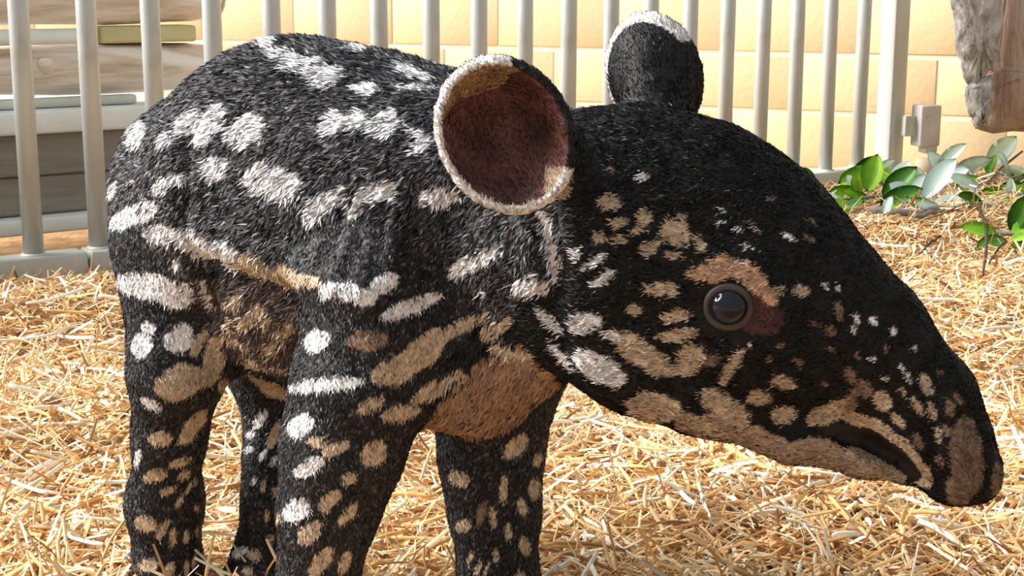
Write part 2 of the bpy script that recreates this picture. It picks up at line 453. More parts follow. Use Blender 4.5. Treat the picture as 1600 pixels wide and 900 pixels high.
# near thigh and hind leg
NH = [(302, 402, 1.17, 130), (276, 580, 1.14, 69), (265, 680, 1.15, 51), (257, 785, 1.165, 54), (262, 880, 1.165, 53)]
chain(NH, 0.022, 'leg'); feet = [(foot(264, 1.16, 0.030, FWD, 'leg', NH[-1]), FWD, 3)]
FH = [(432, 560, 1.23, 80), (434, 650, 1.215, 47), (430, 720, 1.20, 45), (425, 780, 1.185, 42), (406, 870, 1.175, 42)]
chain([(380, 420, 1.27, 120), FH[0]], 0.022, 'leg')
chain(FH, 0.018, 'leg'); feet.append((foot(398, 1.165, 0.027, FWD, 'leg', FH[-1]), FWD, 3))
# near shoulder and foreleg
NF = [(612, 465, 1.025, 160), (561, 600, 1.0, 102), (536, 700, 1.0, 94), (513, 800, 1.0, 75), (497, 895, 1.0, 59), (497, 990, 1.0, 52)]
chain(NF, 0.018, 'leg'); feet.append((foot(500, 1.0, 0.030, FWD, 'leg', NF[-1]), FWD, 4))
FFL = [(795, 560, 1.10, 105), (770, 650, 1.09, 83), (767, 720, 1.09, 77), (773, 800, 1.09, 68), (779, 900, 1.09, 60), (780, 950, 1.09, 56)]
chain(FFL, 0.018, 'leg'); feet.append((foot(784, 1.085, 0.029, FWD, 'leg', FFL[-1]), FWD, 4))
# chest between the forelegs
chain([(735, 560, 1.035, 122), (805, 528, 1.02, 108)], 0.022, 'chest')
chain([(420, 470, 1.17, 110), (480, 500, 1.12, 100)], 0.03, 'belly')
# head, profile, drooping proboscis
HS = 0.66
chain([(925, 362, 0.985, 160), (985, 362, 0.975, 178), (1085, 384, 0.965, 176), (1180, 455, 0.955, 172), (1268, 503, 0.947, 131)], 0.02, 'head', HEAD_N, HS)
chain([(1268, 503, 0.947, 131), (1350, 538, 0.943, 100), (1440, 630, 0.938, 82), (1478, 702, 0.937, 76)], 0.012, 'head', HEAD_N, HS)
chain([(1478, 702, 0.937, 74), (1499, 735, 0.935, 61)], 0.008, 'nose', HEAD_N, 0.74)
chain([(1540, 735, 0.935, 24), (1535, 755, 0.935, 28)], 0.008, 'nose', HEAD_N, 1.0)
# cheek and lower jaw
chain([(950, 470, 0.975, 132), (1010, 530, 0.97, 112), (1105, 598, 0.96, 82)], 0.02, 'head', HEAD_N, 0.72)
chain([(1105, 598, 0.96, 80), (1240, 663, 0.955, 60), (1355, 703, 0.95, 43), (1408, 728, 0.948, 26)], 0.010, 'jaw', HEAD_N, 0.95)
# brow over the eye
chain([(1100, 430, 0.93, 34), (1150, 425, 0.925, 38), (1200, 455, 0.922, 30)], 0.014, 'head', HEAD_N, 0.8)
# mouth slit cut into the near and far lip
for s_ in (-1, 1):
    off = 0.021 * s_
    def TT(u, v, y): return T(u, v, y) + HEAD_N * off
    for (q0, q1) in (((1276, 666, 3), (1312, 674, 14)), ((1312, 674, 14), (1356, 687, 20)), ((1356, 687, 20), (1402, 715, 17)), ((1402, 715, 17), (1432, 745, 13))):
        cut(TT(q0[0], q0[1], 0.95), TT(q1[0], q1[1], 0.95), R(q0[2], 0.95), R(q1[2], 0.95), 0.003, HEAD_N, 2.0)
# nostril
cut(T(1440, 772, 0.95), T(1448, 800, 0.95), 0.008, 0.008, 0.006)
cut(T(1532, 752, 0.912), T(1520, 788, 0.912), 0.002, 0.004, 0.004)
# ears: thin cups
EARS = []
def ear(center, e1, e2, nrm, A, B, depth, thick, rim_r, base, base_r, near):
    c = np.asarray(center, np.float32); e1 = np.asarray(e1, np.float32); e1 /= np.linalg.norm(e1)
    nrm = np.asarray(nrm, np.float32); nrm -= e1 * (nrm @ e1); nrm /= np.linalg.norm(nrm); e2 = np.cross(nrm, e1)
    m = max(A, B) + depth + 0.02
    sl, P = sub_grid(c - m, c + m); q = P - c
    x = (q @ e1) / A; y = (q @ e2) / B; z = q @ nrm
    r = np.sqrt(x * x + y * y) + 1e-6
    bowl = depth * (np.minimum(r, 1.2) ** 2 - 1)
    g = 1 / np.sqrt(1 + (2 * depth * np.minimum(r, 1.0) / min(A, B)) ** 2)
    d1 = np.abs(z - bowl) * g - thick / 2
    d2 = (r - 1) * min(A, B)
    d = np.maximum(d1, d2)
    rim = np.sqrt(d2 * d2 + z * z) - rim_r
    d = smin(d, rim, 0.003)
    FIELD[sl] = smin(FIELD[sl], d.astype(np.float32), 0.006)
    EARS.append((c, e1, e2, nrm, A, B, depth, near))
    bottom = c - nrm * depth * 0.8
    add(bottom + (np.asarray(base) - bottom) * 0.35, base, base_r * 0.75, base_r, 0.010, 'earbase')
YE = 0.90 * S / 0.93
pe = T(790, 212, 0.895)
def pdir(u0, v0, u1, v1, Y): return T(u1, v1, Y) - T(u0, v0, Y)
ear(pe, pdir(845, 325, 738, 105, 0.895), None, (-0.10, -1.0, 0.10), R(119, 0.895), R(100, 0.895), 0.028, 0.0078, 0.0040, T(905, 270, 0.965), R(60, 0.965), True)
pf = T(1022, 118, 1.03)
ear(pf, pdir(1045, 200, 1008, 34, 1.03), None, (0.35, 1.0, 0.1), R(90, 1.03), R(70, 1.03), 0.028, 0.008, 0.0040, T(1035, 215, 1.0), R(58, 1.0), False)

def surface_nets(F):
    ins = F < 0
    c = [ins[dx:NX - 1 + dx, dy:NY - 1 + dy, dz:NZ - 1 + dz] for dx in (0, 1) for dy in (0, 1) for dz in (0, 1)]
    cnt = sum(a.astype(np.uint8) for a in c)
    act = np.argwhere((cnt > 0) & (cnt < 8))
    idx = np.full((NX - 1, NY - 1, NZ - 1), -1, np.int64); idx[tuple(act.T)] = np.arange(len(act))
    acc = np.zeros((len(act), 3)); w = np.zeros(len(act))
    corners = np.array([(x, y, z) for x in (0, 1) for y in (0, 1) for z in (0, 1)])
    val = np.stack([F[tuple((act + k).T)] for k in corners], 1)
    for i in range(8):
        for j in range(i + 1, 8):
            if np.abs(corners[i] - corners[j]).sum() != 1: continue
            a, b2 = val[:, i], val[:, j]; mk = (a < 0) != (b2 < 0)
            t = np.where(mk, a / np.where(mk, a - b2, 1), 0)
            p = corners[i] + t[:, None] * (corners[j] - corners[i])
            acc += p * mk[:, None]; w += mk
    V = LO + VOX * (act + acc / w[:, None])
    Q = []
    for ax in range(3):
        sl0 = [slice(1, -1)] * 3; sl1 = [slice(1, -1)] * 3
        sl0[ax] = slice(0, -1); sl1[ax] = slice(1, None)
        a = ins[tuple(sl0)]; b2 = ins[tuple(sl1)]
        for flip in (False, True):
            e = np.argwhere((a & ~b2) if not flip else (~a & b2))
            off = np.ones(3, int); off[ax] = 0
            e = e + off
            u, v2 = [k for k in range(3) if k != ax]
            du = np.zeros(3, int); dv = np.zeros(3, int); du[u] = 1; dv[v2] = 1
            q = np.stack([idx[tuple((e - du - dv).T)], idx[tuple((e - dv).T)], idx[tuple(e.T)], idx[tuple((e - du).T)]], 1)
            if flip ^ (ax == 1): q = q[:, ::-1]
            Q.append(q)
    return V, np.concatenate(Q)
V, Q = surface_nets(FIELD)
Q = Q[(Q >= 0).all(1)]
del FIELD
E_ = np.unique(np.sort(np.concatenate([Q[:, [0, 1]], Q[:, [1, 2]], Q[:, [2, 3]], Q[:, [3, 0]]]), axis=1), axis=0)
def smooth_attr(A, it, lam=0.5):
    A = A.astype(float).copy(); deg = np.bincount(E_.ravel(), minlength=len(V)).astype(float)[:, None]
    for _ in range(it):
        s = np.zeros_like(A)
        for k in range(A.shape[1]):
            s[:, k] = np.bincount(E_[:, 0], A[E_[:, 1], k], len(V)) + np.bincount(E_[:, 1], A[E_[:, 0], k], len(V))
        A = A * (1 - lam) + lam * s / np.maximum(deg, 1)
    return A
V = smooth_attr(V, 2)
def vnormals(V):
    n = np.cross(V[Q[:, 2]] - V[Q[:, 0]], V[Q[:, 3]] - V[Q[:, 1]])
    N = np.zeros_like(V)
    for k in range(4):
        for j in range(3): N[:, j] += np.bincount(Q[:, k], n[:, j], len(V))
    return N / (np.linalg.norm(N, axis=1, keepdims=True) + 1e-12)
N = vnormals(V)
def bvh_of(V): return BVHTree.FromPolygons([tuple(p) for p in V], [tuple(int(i) for i in q) for q in Q])
CAMP = Vector((0, 0, CAM_H))
bvh = bvh_of(V)
def hit(u, v):
    r = bvh.ray_cast(CAMP, ray(u, v).normalized())
    return (None, None) if r[0] is None else (np.array(r[0]), np.array(r[1]))
# folds of loose skin: (pixel polyline on the hide, depth in m, width in m)
FOLDS = [
    ([(296, 205), (287, 290), (291, 355), (312, 425), (332, 490)], -0.009, 0.011),
    ([(312, 215), (306, 290), (312, 345)], 0.004, 0.010),
    ([(305, 362), (360, 385), (420, 408), (480, 432), (560, 452)], 0.007, 0.014),
    ([(335, 430), (400, 455), (455, 475)], -0.012, 0.016),
    ([(648, 295), (632, 370), (622, 450)], -0.005, 0.007), ([(612, 300), (592, 380), (585, 430)], -0.003, 0.006),
    ([(565, 330), (548, 430)], -0.003, 0.006), ([(530, 340), (505, 430)], -0.003, 0.006), ([(632, 310), (612, 440)], 0.003, 0.006),
    ([(700, 335), (690, 400), (690, 470)], -0.012, 0.020), ([(855, 350), (872, 420), (858, 490), (880, 545)], -0.007, 0.009),
    ([(835, 370), (850, 440)], 0.003, 0.008), ([(470, 560), (462, 640)], -0.004, 0.010),
    ([(560, 500), (600, 560)], 0.003, 0.012), ([(1276, 672), (1260, 668)], -0.002, 0.006),
    ([(1455, 590), (1462, 640), (1458, 700), (1462, 760)], -0.004, 0.007), ([(1515, 640), (1530, 700), (1530, 760)], -0.003, 0.006),
    ([(1105, 478), (1138, 512), (1178, 486), (1138, 450), (1105, 478)], -0.003, 0.008),
]
disp = np.zeros(len(V))
for pl, dep, wd in FOLDS:
    pts = []
    for (a, b2) in zip(pl[:-1], pl[1:]):
        for t in np.linspace(0, 1, 12):
            h_ = hit(a[0] + (b2[0] - a[0]) * t, a[1] + (b2[1] - a[1]) * t)[0]
            if h_ is not None: pts.append(h_)
    if not pts: continue
    pts = np.array(pts); near = np.argwhere(((V > pts.min(0) - 3 * wd) & (V < pts.max(0) + 3 * wd)).all(1)).ravel()
    dd = np.sqrt(((V[near][:, None, :] - pts[None]) ** 2).sum(-1)).min(1)
    disp[near] += dep * np.exp(-(dd / wd) ** 2)
V = V + N * disp[:, None]
V = smooth_attr(V, 1)
def subdivide(V, Q):
    e = np.sort(np.concatenate([Q[:, [0, 1]], Q[:, [1, 2]], Q[:, [2, 3]], Q[:, [3, 0]]]), axis=1)
    ue, inv = np.unique(e, axis=0, return_inverse=True); inv = inv.reshape(4, -1)
    n0 = len(V); ne = len(ue)
    V2 = np.concatenate([V, (V[ue[:, 0]] + V[ue[:, 1]]) / 2, V[Q].mean(1)])
    m = [n0 + inv[k] for k in range(4)]; c = n0 + ne + np.arange(len(Q))
    Q2 = np.concatenate([np.stack([Q[:, 0], m[0], c, m[3]], 1), np.stack([m[0], Q[:, 1], m[1], c], 1), np.stack([c, m[1], Q[:, 2], m[2]], 1), np.stack([m[3], c, m[2], Q[:, 3]], 1)])
    return V2, Q2
V, Q = subdivide(V, Q)
E_ = np.unique(np.sort(np.concatenate([Q[:, [0, 1]], Q[:, [1, 2]], Q[:, [2, 3]], Q[:, [3, 0]]]), axis=1), axis=0)
V = smooth_attr(V, 2); N = vnormals(V); bvh = bvh_of(V)

# region of every vertex
REG = ['torso', 'neck', 'leg', 'chest', 'belly', 'head', 'nose', 'jaw', 'earbase', 'ear']
best = np.full(len(V), 9.0); reg = np.zeros(len(V), int)
for a, b2, ra, rb, n_, s_, rg in PRIMS:
    d = cone_d(V, a.astype(float), b2.astype(float), ra, rb, None if n_ is None else n_.astype(float), s_)
    mk = d < best - 1e-6; best[mk] = d[mk]; reg[mk] = REG.index(rg)
earinfo = np.zeros((len(V), 3))                     # r, z above bowl, ear index+1
for k, (c, e1, e2, nr, A, B, dp, near) in enumerate(EARS):
    q = V - c; x = q @ e1 / A; y = q @ e2 / B; z = q @ nr; r = np.sqrt(x * x + y * y)
    bowl = dp * (np.minimum(r, 1.2) ** 2 - 1)
    mk = (r < 1.12) & (np.abs(z - bowl) < 0.010) & (best > -0.001)
    reg[mk] = REG.index('ear'); earinfo[mk, 0] = r[mk]; earinfo[mk, 1] = (z - bowl)[mk]; earinfo[mk, 2] = k + 1

# coat pattern: (u, v, length, width, angle clockwise, colour) as seen on the near side
SPOTS = [
 (382,68,60,18,-15,'w'),(420,64,28,22,0,'w'),(445,86,55,16,10,'w'),(476,101,55,18,-15,'w'),(514,119,54,28,-5,'w'),(217,210,44,24,-60,'w'),(297,190,50,28,-50,'w'),(332,195,78,28,-50,'w'),(390,202,64,38,-25,'w'),(260,216,25,20,0,'w'),(528,192,48,28,-25,'w'),(340,260,40,38,-40,'w'),
 (180,292,32,14,-70,'w'),(210,281,10,7,0,'w'),(262,284,40,22,-25,'w'),(282,275,25,20,0,'w'),(412,275,55,42,0,'w'),(448,285,55,44,10,'w'),(212,334,84,25,-25,'w'),(257,362,52,26,0,'w'),(292,370,34,30,30,'w'),
 (318,382,54,30,35,'w'),(355,396,60,32,35,'w'),(400,413,60,30,30,'t'),(445,430,55,26,25,'t'),(480,438,44,18,10,'t'),(277,408,18,14,-60,'w'),(237,448,104,34,10,'w'),(278,458,60,38,0,'w'),(325,455,52,10,70,'w'),(370,468,32,16,-40,'t'),
 (232,512,24,14,20,'w'),(222,538,36,26,-70,'w'),(280,528,48,34,-40,'w'),(310,536,46,16,-65,'t'),(335,560,74,28,-80,'t'),(284,596,78,46,-20,'t'),(235,630,38,14,25,'w'),(305,660,52,24,-45,'t'),(250,686,38,24,-5,'t'),
 (395,492,54,22,-40,'t'),(437,528,62,22,-50,'t'),(370,530,42,12,25,'t'),(397,566,44,14,20,'t'),(400,590,34,13,40,'t'),(430,610,46,22,20,'t'),(440,574,32,11,10,'t'),(357,512,34,14,-70,'t'),(350,600,22,14,-50,'t'),(420,500,30,14,-60,'t'),
 (407,655,37,15,-55,'w'),(392,678,15,11,0,'w'),(432,676,54,17,-60,'t'),(292,682,32,18,-40,'t'),(215,715,28,11,-80,'w'),(282,722,38,13,-15,'t'),(242,742,40,19,-20,'t'),(288,742,23,13,-35,'t'),(262,766,26,12,-15,'t'),(295,762,24,7,-65,'t'),(281,782,22,11,-65,'t'),(305,752,15,6,90,'t'),(308,792,13,8,90,'t'),
 (228,818,36,27,10,'t'),(254,827,36,13,-65,'t'),(270,839,28,12,-85,'t'),(291,838,21,10,90,'t'),(308,830,17,5,90,'t'),(232,883,32,21,0,'t'),(265,890,23,15,-70,'t'),(291,887,25,9,90,'t'),(304,875,21,7,-80,'t'),
 (397,750,15,8,-80,'w'),(411,760,18,9,-80,'t'),(431,767,17,11,-80,'t'),(390,702,15,11,0,'w'),(410,712,22,9,-60,'w'),(427,720,19,9,-60,'w'),(417,805,18,8,-85,'t'),(435,810,15,8,90,'t'),(422,841,14,12,0,'t'),(375,862,26,15,-30,'w'),(397,866,21,18,0,'t'),(387,892,17,15,0,'t'),
 (497,690,34,20,10,'t'),(526,700,44,20,-20,'t'),(483,730,52,26,-30,'w'),(463,797,44,34,-30,'w'),(514,782,44,22,-45,'t'),(482,832,44,28,-45,'t'),(546,747,28,19,-30,'t'),(543,802,42,19,-50,'t'),(502,877,54,25,-50,'t'),(538,880,42,17,-70,'t'),(470,664,46,34,-30,'w'),(585,707,46,36,-60,'t'),
 (562,77,26,9,10,'w'),(577,140,40,17,0,'w'),(650,115,62,14,20,'w'),(650,136,62,9,5,'w'),(567,185,32,24,0,'w'),(605,192,52,32,-20,'w'),(665,222,40,20,-45,'w'),(657,205,32,9,10,'w'),(500,322,60,26,-50,'w'),(535,300,38,15,-65,'w'),(560,317,52,18,-60,'w'),(600,297,60,26,-10,'w'),(690,303,60,26,-5,'w'),
 (512,452,34,20,-40,'w'),(545,455,34,26,30,'w'),(600,442,40,25,-30,'w'),(570,464,38,24,0,'w'),(640,479,98,22,-20,'w'),(745,405,88,22,-25,'w'),(830,446,52,28,-10,'w'),(757,455,26,6,5,'w'),(495,532,38,26,-30,'w'),(575,532,60,26,0,'d'),(620,577,76,36,-20,'t'),(662,547,84,38,-40,'t'),(708,516,74,20,-30,'t'),(745,495,46,11,-15,'t'),(775,510,50,22,-20,'t'),(800,548,64,20,15,'t'),
 (512,600,110,20,-5,'w'),(580,632,50,20,-25,'t'),(682,604,94,20,-32,'t'),(626,645,62,24,-10,'t'),(807,697,48,26,-45,'t'),(717,747,34,22,25,'t'),(787,765,40,13,-85,'t'),(835,762,34,18,-80,'t'),(816,790,28,14,80,'t'),(752,802,36,14,-75,'d'),(770,807,32,12,80,'t'),(725,820,24,18,-10,'t'),(794,830,28,11,85,'t'),(820,852,34,16,65,'t'),(775,867,25,8,90,'t'),(735,870,22,8,-70,'t'),(747,887,24,9,-70,'t'),(760,890,22,6,-65,'t'),(840,717,26,12,-70,'t'),(812,897,16,12,0,'t'),
 (957,315,34,24,10,'t'),(1005,275,19,10,0,'w'),(955,264,10,8,0,'t'),(972,348,25,16,-10,'t'),(1010,342,26,20,-80,'t'),(1000,361,26,9,-5,'t'),(940,371,21,15,-10,'t'),(971,374,21,14,-10,'t'),(1058,365,46,32,40,'t'),(1070,342,20,10,60,'t'),(1022,387,38,18,-35,'t'),(1057,400,30,12,10,'t'),(1097,382,32,12,60,'t'),(932,410,42,12,-35,'w'),(947,435,38,15,-35,'w'),(902,397,24,16,-60,'w'),(1037,452,50,20,5,'t'),(995,483,21,18,0,'t'),(1057,495,48,16,-10,'t'),
 (853,340,44,16,65,'w'),(862,375,60,17,75,'w'),(870,415,50,16,80,'w'),(1108,428,56,24,5,'b'),(1142,416,66,28,12,'b'),(1178,432,62,28,42,'b'),(1203,460,42,22,58,'b'),(1222,452,14,9,70,'t'),(860,502,52,14,45,'w'),(878,556,60,13,55,'w'),(917,505,50,26,-10,'w'),(1062,524,58,21,-8,'t'),(1008,553,104,34,35,'t'),(958,525,32,12,20,'w'),(938,575,84,36,25,'w'),(1083,564,52,34,-55,'t'),(1117,562,24,16,-30,'d'),(1147,573,62,16,-60,'t'),(1172,540,10,7,90,'w'),(1025,637,80,40,10,'t'),(1137,637,84,32,35,'t'),(1100,665,80,22,25,'t'),(1191,620,34,24,10,'t'),
 (1227,597,35,20,15,'t'),(1227,650,38,24,-10,'t'),(1300,645,76,26,-20,'t'),(1332,628,42,14,-75,'d'),(1352,607,30,20,70,'d'),(1380,627,32,24,60,'t'),(1330,588,26,14,60,'d'),(1405,657,30,12,50,'t'),(1447,600,36,15,65,'t'),(1385,590,12,7,20,'w'),(1412,612,18,5,60,'t'),(1435,635,32,10,60,'t'),(1457,642,27,9,75,'t'),(1485,638,27,14,80,'d'),(1467,680,25,9,75,'t'),(1480,672,20,10,70,'d'),(1497,622,20,8,60,'d'),(1470,720,20,8,80,'d'),(1437,690,27,11,60,'d'),
 (1350,660,60,20,20,'t'),(1385,680,60,24,40,'t'),(1415,708,62,26,50,'t'),(1440,742,40,26,50,'t'),(1512,715,120,44,85,'d'),(1500,768,40,40,0,'d'),(1558,750,50,14,95,'d'),
 (1255,455,24,14,30,'t'),(1292,448,13,6,60,'w'),(1311,451,11,6,60,'w'),(1312,485,28,10,80,'d'),(1340,497,18,8,60,'w'),(1365,500,18,9,40,'w'),(1397,517,13,8,60,'w'),(1277,507,14,6,30,'d'),(1300,517,17,10,50,'d'),(1336,517,13,6,70,'w'),(1235,370,22,6,25,'w'),(1265,372,18,8,25,'d'),(1130,328,13,5,25,'w'),(1130,345,12,5,25,'w'),(1155,358,13,5,30,'w'),(1185,361,13,4,10,'w'),(1170,345,10,4,20,'d'),(1170,385,16,5,40,'w'),(1207,310,13,4,10,'d'),(1180,348,10,4,15,'d'),(1270,347,18,4,50,'d'),(1165,408,14,4,60,'w'),
 (1410,575,14,5,60,'w'),(1365,560,12,6,60,'w'),(1250,565,14,7,40,'d'),(1220,540,12,7,30,'d'),(1300,545,12,6,50,'d'),(1430,545,11,5,60,'w'),(1385,545,12,5,60,'d'),(1470,580,12,5,65,'d'),(1340,555,14,6,60,'d'),(1420,590,20,5,60,'w'),(1205,560,10,6,30,'d'),(1290,600,12,6,40,'d'),
]
COLS = {'w': (0.90, 0.88, 0.89), 't': (0.62, 0.47, 0.33), 'd': (0.26, 0.17, 0.12), 'b': (0.66, 0.40, 0.26)}
spots3 = []
for (u, v, L, W, ang, cc) in SPOTS:
    p, n_ = hit(u, v)
    if p is not None: spots3.append((p, n_, u, v, L * (0.50 if v > 620 and u < 860 else 0.55), W * (0.49 if v > 620 and u < 860 else 0.60 if W > 24 else 0.54), math.radians(ang), np.array(COLS[cc])))
# the far side carries its own rows of spots
fr = random.Random(5)
far = []
mid_pt = T(585, 318, 1.11)
for (p, n_, u, v, L, W, ang, cc) in list(spots3):
    q = p + LAT * (2 * ((mid_pt - p) @ LAT)) if u < 880 else p + HEAD_N * (2 * ((T(1100, 400, 0.96) - p) @ HEAD_N))
    r = bvh.find_nearest(Vector(q), 0.08)
    if r[0] is not None and r[1].y > 0.15:
        far.append((np.array(r[0]), np.array(r[1]), L, W, cc))

def hnoise(P, s, seed=0):
    P = P * s + seed * 17.3
    return (np.sin(P[:, 0] * 1.0 + 2.1 * np.sin(P[:, 1] * 0.7 + seed)) + np.sin(P[:, 1] * 1.3 + 1.9 * np.sin(P[:, 2] * 0.9)) + np.sin(P[:, 2] * 1.1 + 2.3 * np.sin(P[:, 0] * 0.8 + 1.0))) / 3
def coat(P, Nn, rg, ei, jit=0.0):
    """hair colour of points on the hide, painted lit grey included"""
    C = np.tile(np.array([0.014, 0.0125, 0.0135]), (len(P), 1))
    C *= (0.55 + 0.5 * rng.random(len(P)))[:, None]
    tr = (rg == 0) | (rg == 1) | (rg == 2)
    lit_grey = tr & (rng.random(len(P)) < np.where(rg == 2, 0.12, 0.42))  # grey strands put the sunlit look of the torso into the hair colour
    C[lit_grey] = np.array([0.125, 0.118, 0.132]) * (0.5 + 0.9 * rng.random(lit_grey.sum()))[:, None]
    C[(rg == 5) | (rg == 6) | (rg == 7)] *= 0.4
    u, v, _ = project(P)
    # bare pinkish belly and tan chest, chin
    ch = REG.index('chest')
    A, B_ = np.array([655, 700.0]), np.array([865, 560.0])
    def in_ell(cx, cy, a, b2, ang):
        c_, s_ = math.cos(math.radians(ang)), math.sin(math.radians(ang)); du = u - cx; dv = v - cy
        return ((du * c_ + dv * s_) / a) ** 2 + ((-du * s_ + dv * c_) / b2) ** 2
    mk = (rg == ch) & (in_ell(768, 628, 135, 58, -38) + 0.25 * hnoise(P, 180, 3) < 1)
    C[mk] = np.array([0.40, 0.235, 0.15]) * (0.8 + 0.4 * rng.random(mk.sum()))[:, None]
    mk = (rg == REG.index('jaw')) & (v > 652 + 0.20 * (u - 1100) + 10 * hnoise(P, 200, 4)) & (u > 1060)
    C[mk] = np.array([0.47, 0.33, 0.23]) * (0.8 + 0.4 * rng.random(mk.sum()))[:, None]
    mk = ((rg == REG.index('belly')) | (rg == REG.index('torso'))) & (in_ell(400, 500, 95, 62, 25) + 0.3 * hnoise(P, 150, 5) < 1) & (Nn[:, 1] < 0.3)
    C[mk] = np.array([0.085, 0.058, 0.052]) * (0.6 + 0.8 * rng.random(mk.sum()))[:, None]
    mk = (rg == REG.index('head')) & (in_ell(1188, 490, 38, 34, 20) + 0.35 * hnoise(P, 250, 6) < 1) & (Nn[:, 1] < 0)
    C[mk] = np.array([0.075, 0.028, 0.030]) * (0.7 + 0.6 * rng.random(mk.sum()))[:, None]
    Pj = P + (rng.normal(size=P.shape) * jit if jit else 0)
    uj, vj, _ = project(Pj)
    for (p, n_, su, sv, L, W, ang, cc) in spots3:
        rad = (L * 1.35) * 1.3 / F_PX + 0.012
        near = np.argwhere(((P > p - rad) & (P < p + rad)).all(1)).ravel()
        if not len(near): continue
        near = near[(Nn[near] @ n_) > 0.05]
        du = uj[near] - su; dv = vj[near] - sv; c_, s_ = math.cos(ang), math.sin(ang)
        e = ((du * c_ + dv * s_) / L) ** 2 + ((-du * s_ + dv * c_) / W) ** 2
        e = e + 0.22 * hnoise(P[near], 260, 1)
        h_ = near[e < 1.0]
        C[h_] = cc * (0.78 + 0.34 * rng.random(len(h_)))[:, None]
    for (p, n_, L, W, cc) in far:
        a = L / F_PX; near = np.argwhere(((P > p - a) & (P < p + a)).all(1)).ravel()
        if not len(near): continue
        near = near[(Nn[near] @ n_) > 0.1]
        e = ((P[near] - p)[:, :2] ** 2).sum(1) / a ** 2 + ((P[near] - p)[:, 2] ** 2) / (W / F_PX) ** 2
        h_ = near[e < 1]; C[h_] = cc * (0.78 + 0.34 * rng.random(len(h_)))[:, None]
    # ears
    er = rg == REG.index('ear')
    if er.any():
        nr_ = np.zeros((len(P), 3)); 
        for k, e_ in enumerate(EARS): nr_[ei[:, 2].round() == k + 1] = e_[3]
        face = (Nn * nr_).sum(1)
        inner = er & (face > 0.25) & (ei[:, 0] < 0.945)
        C[inner] = np.array([0.105, 0.040, 0.034]) * np.clip(1 + 0.55 * hnoise(P, 110, 14), 0.4, 1.7)[inner][:, None]
        C[inner] = C[inner] * (0.7 + 0.6 * rng.random(inner.sum()))[:, None]
        up = inner & (ei[:, 2].round() == 1) & (v + 0.55 * (u - 740) + 14 * hnoise(P, 160, 7) < 150)
        C[up] = np.array([0.33, 0.19, 0.10]) * (0.7 + 0.6 * rng.random(up.sum()))[:, None]
        lo_ = inner & (ei[:, 2].round() == 1) & (u > 852) & (v > 262)
        C[lo_] = np.array([0.50, 0.34, 0.22]) * (0.8 + 0.4 * rng.random(lo_.sum()))[:, None]
        rim = er & (ei[:, 0] >= 0.945) & ~((ei[:, 2].round() == 1) & (u > 800) & (v < 265)) & ~((ei[:, 2].round() == 2) & (v > 66) & (u > 962))
        C[rim] = np.array([0.82, 0.79, 0.76]) * (0.85 + 0.25 * rng.random(rim.sum()))[:, None]
        line = (~er) & (rg == REG.index('earbase')) & (np.abs((u - 880) + 0.15 * (v - 300)) < 14) & (v > 275) & (v < 345)
        C[line] = np.array([0.50, 0.34, 0.22])
    return C

body_loc = Vector((0.0, 1.0, 0.0))
tapir = empty('tapir_calf', body_loc)
tag(tapir, 'young tapir calf with black coat and rows of white spots standing on straw', 'tapir')
OFF = np.array(body_loc)
me = tri_quad_mesh('body', V - OFF, quads=Q)
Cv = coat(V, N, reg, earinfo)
# dark lining of the mouth
uv_ = project(V)
mth = (reg == REG.index('jaw')) | (reg == REG.index('head')) | (reg == REG.index('nose'))
mouth_axis = [(1276, 666, 3), (1312, 674, 13), (1356, 687, 19), (1402, 715, 16), (1430, 742, 11)]
in_m = np.zeros(len(V), bool)
for (a, b2) in zip(mouth_axis[:-1], mouth_axis[1:]):
    A_ = np.array(a[:2]); D_ = np.array(b2[:2]) - A_
    pq = np.stack([uv_[0], uv_[1]], 1) - A_
    t = np.clip(pq @ D_ / (D_ @ D_), 0, 1); d = np.linalg.norm(pq - t[:, None] * D_, axis=1)
    in_m |= d < (a[2] + (b2[2] - a[2]) * t) * 0.98
in_m &= mth & (np.abs(N[:, 2]) + np.abs(N[:, 1]) > 0)
Cv[in_m] = (0.012, 0.009, 0.009)
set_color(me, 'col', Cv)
body = link_mesh('body', me, M['skin'], tapir)

# fur --------------------------------------------------------------
flow = np.zeros((len(V), 3))
back = -FWD * 0.62 + np.array([0, 0, -0.62]); 
flow[reg == 0] = back; flow[reg == 1] = back; flow[reg == 2] = (-0.10, 0, -1); flow[reg == 3] = (-0.3, 0, -0.8); flow[reg == 4] = back
flow[reg == 5] = (-0.85, 0, -0.10); flow[reg == 6] = (-0.55, 0, 0.8); flow[reg == 7] = (-0.9, 0, 0.15); flow[reg == 8] = (-0.5, 0, 0.6)
for k, (c, e1, e2, nr, A, B, dp, near) in enumerate(EARS): flow[earinfo[:, 2] == k + 1] = e1
flow = smooth_attr(flow, 30)
LEN = np.array([0.0074, 0.0066, 0.0036, 0.0066, 0.009, 0.0042, 0.0030, 0.0036, 0.0042, 0.0026])[reg]
um, vm = uv_[0], uv_[1]
LEN = LEN * np.where((reg == 5) & (um > 1180), np.clip(1 - (um - 1180) / 420, 0.6, 1), 1)
inner_ear = np.zeros(len(V), bool)
for k, e_ in enumerate(EARS): inner_ear |= (earinfo[:, 2] == k + 1) & (N @ e_[3] > 0.25) & (earinfo[:, 0] < 0.945)
LEN = np.where(inner_ear, 0.0030, LEN)
LEN = np.where(in_m, 0.0, LEN)
eye_p, eye_n = hit(1138, 480)
de = np.linalg.norm(V - eye_p, axis=1)
LEN = np.where(de < 0.0165, 0.0, LEN); LEN = np.where((de < 0.03) & (um > 1150) & (vm > 460), LEN * 0.4, LEN)
LEN = smooth_attr(LEN[:, None], 2)[:, 0]; LEN[in_m] = 0; LEN[de < 0.0165] = 0
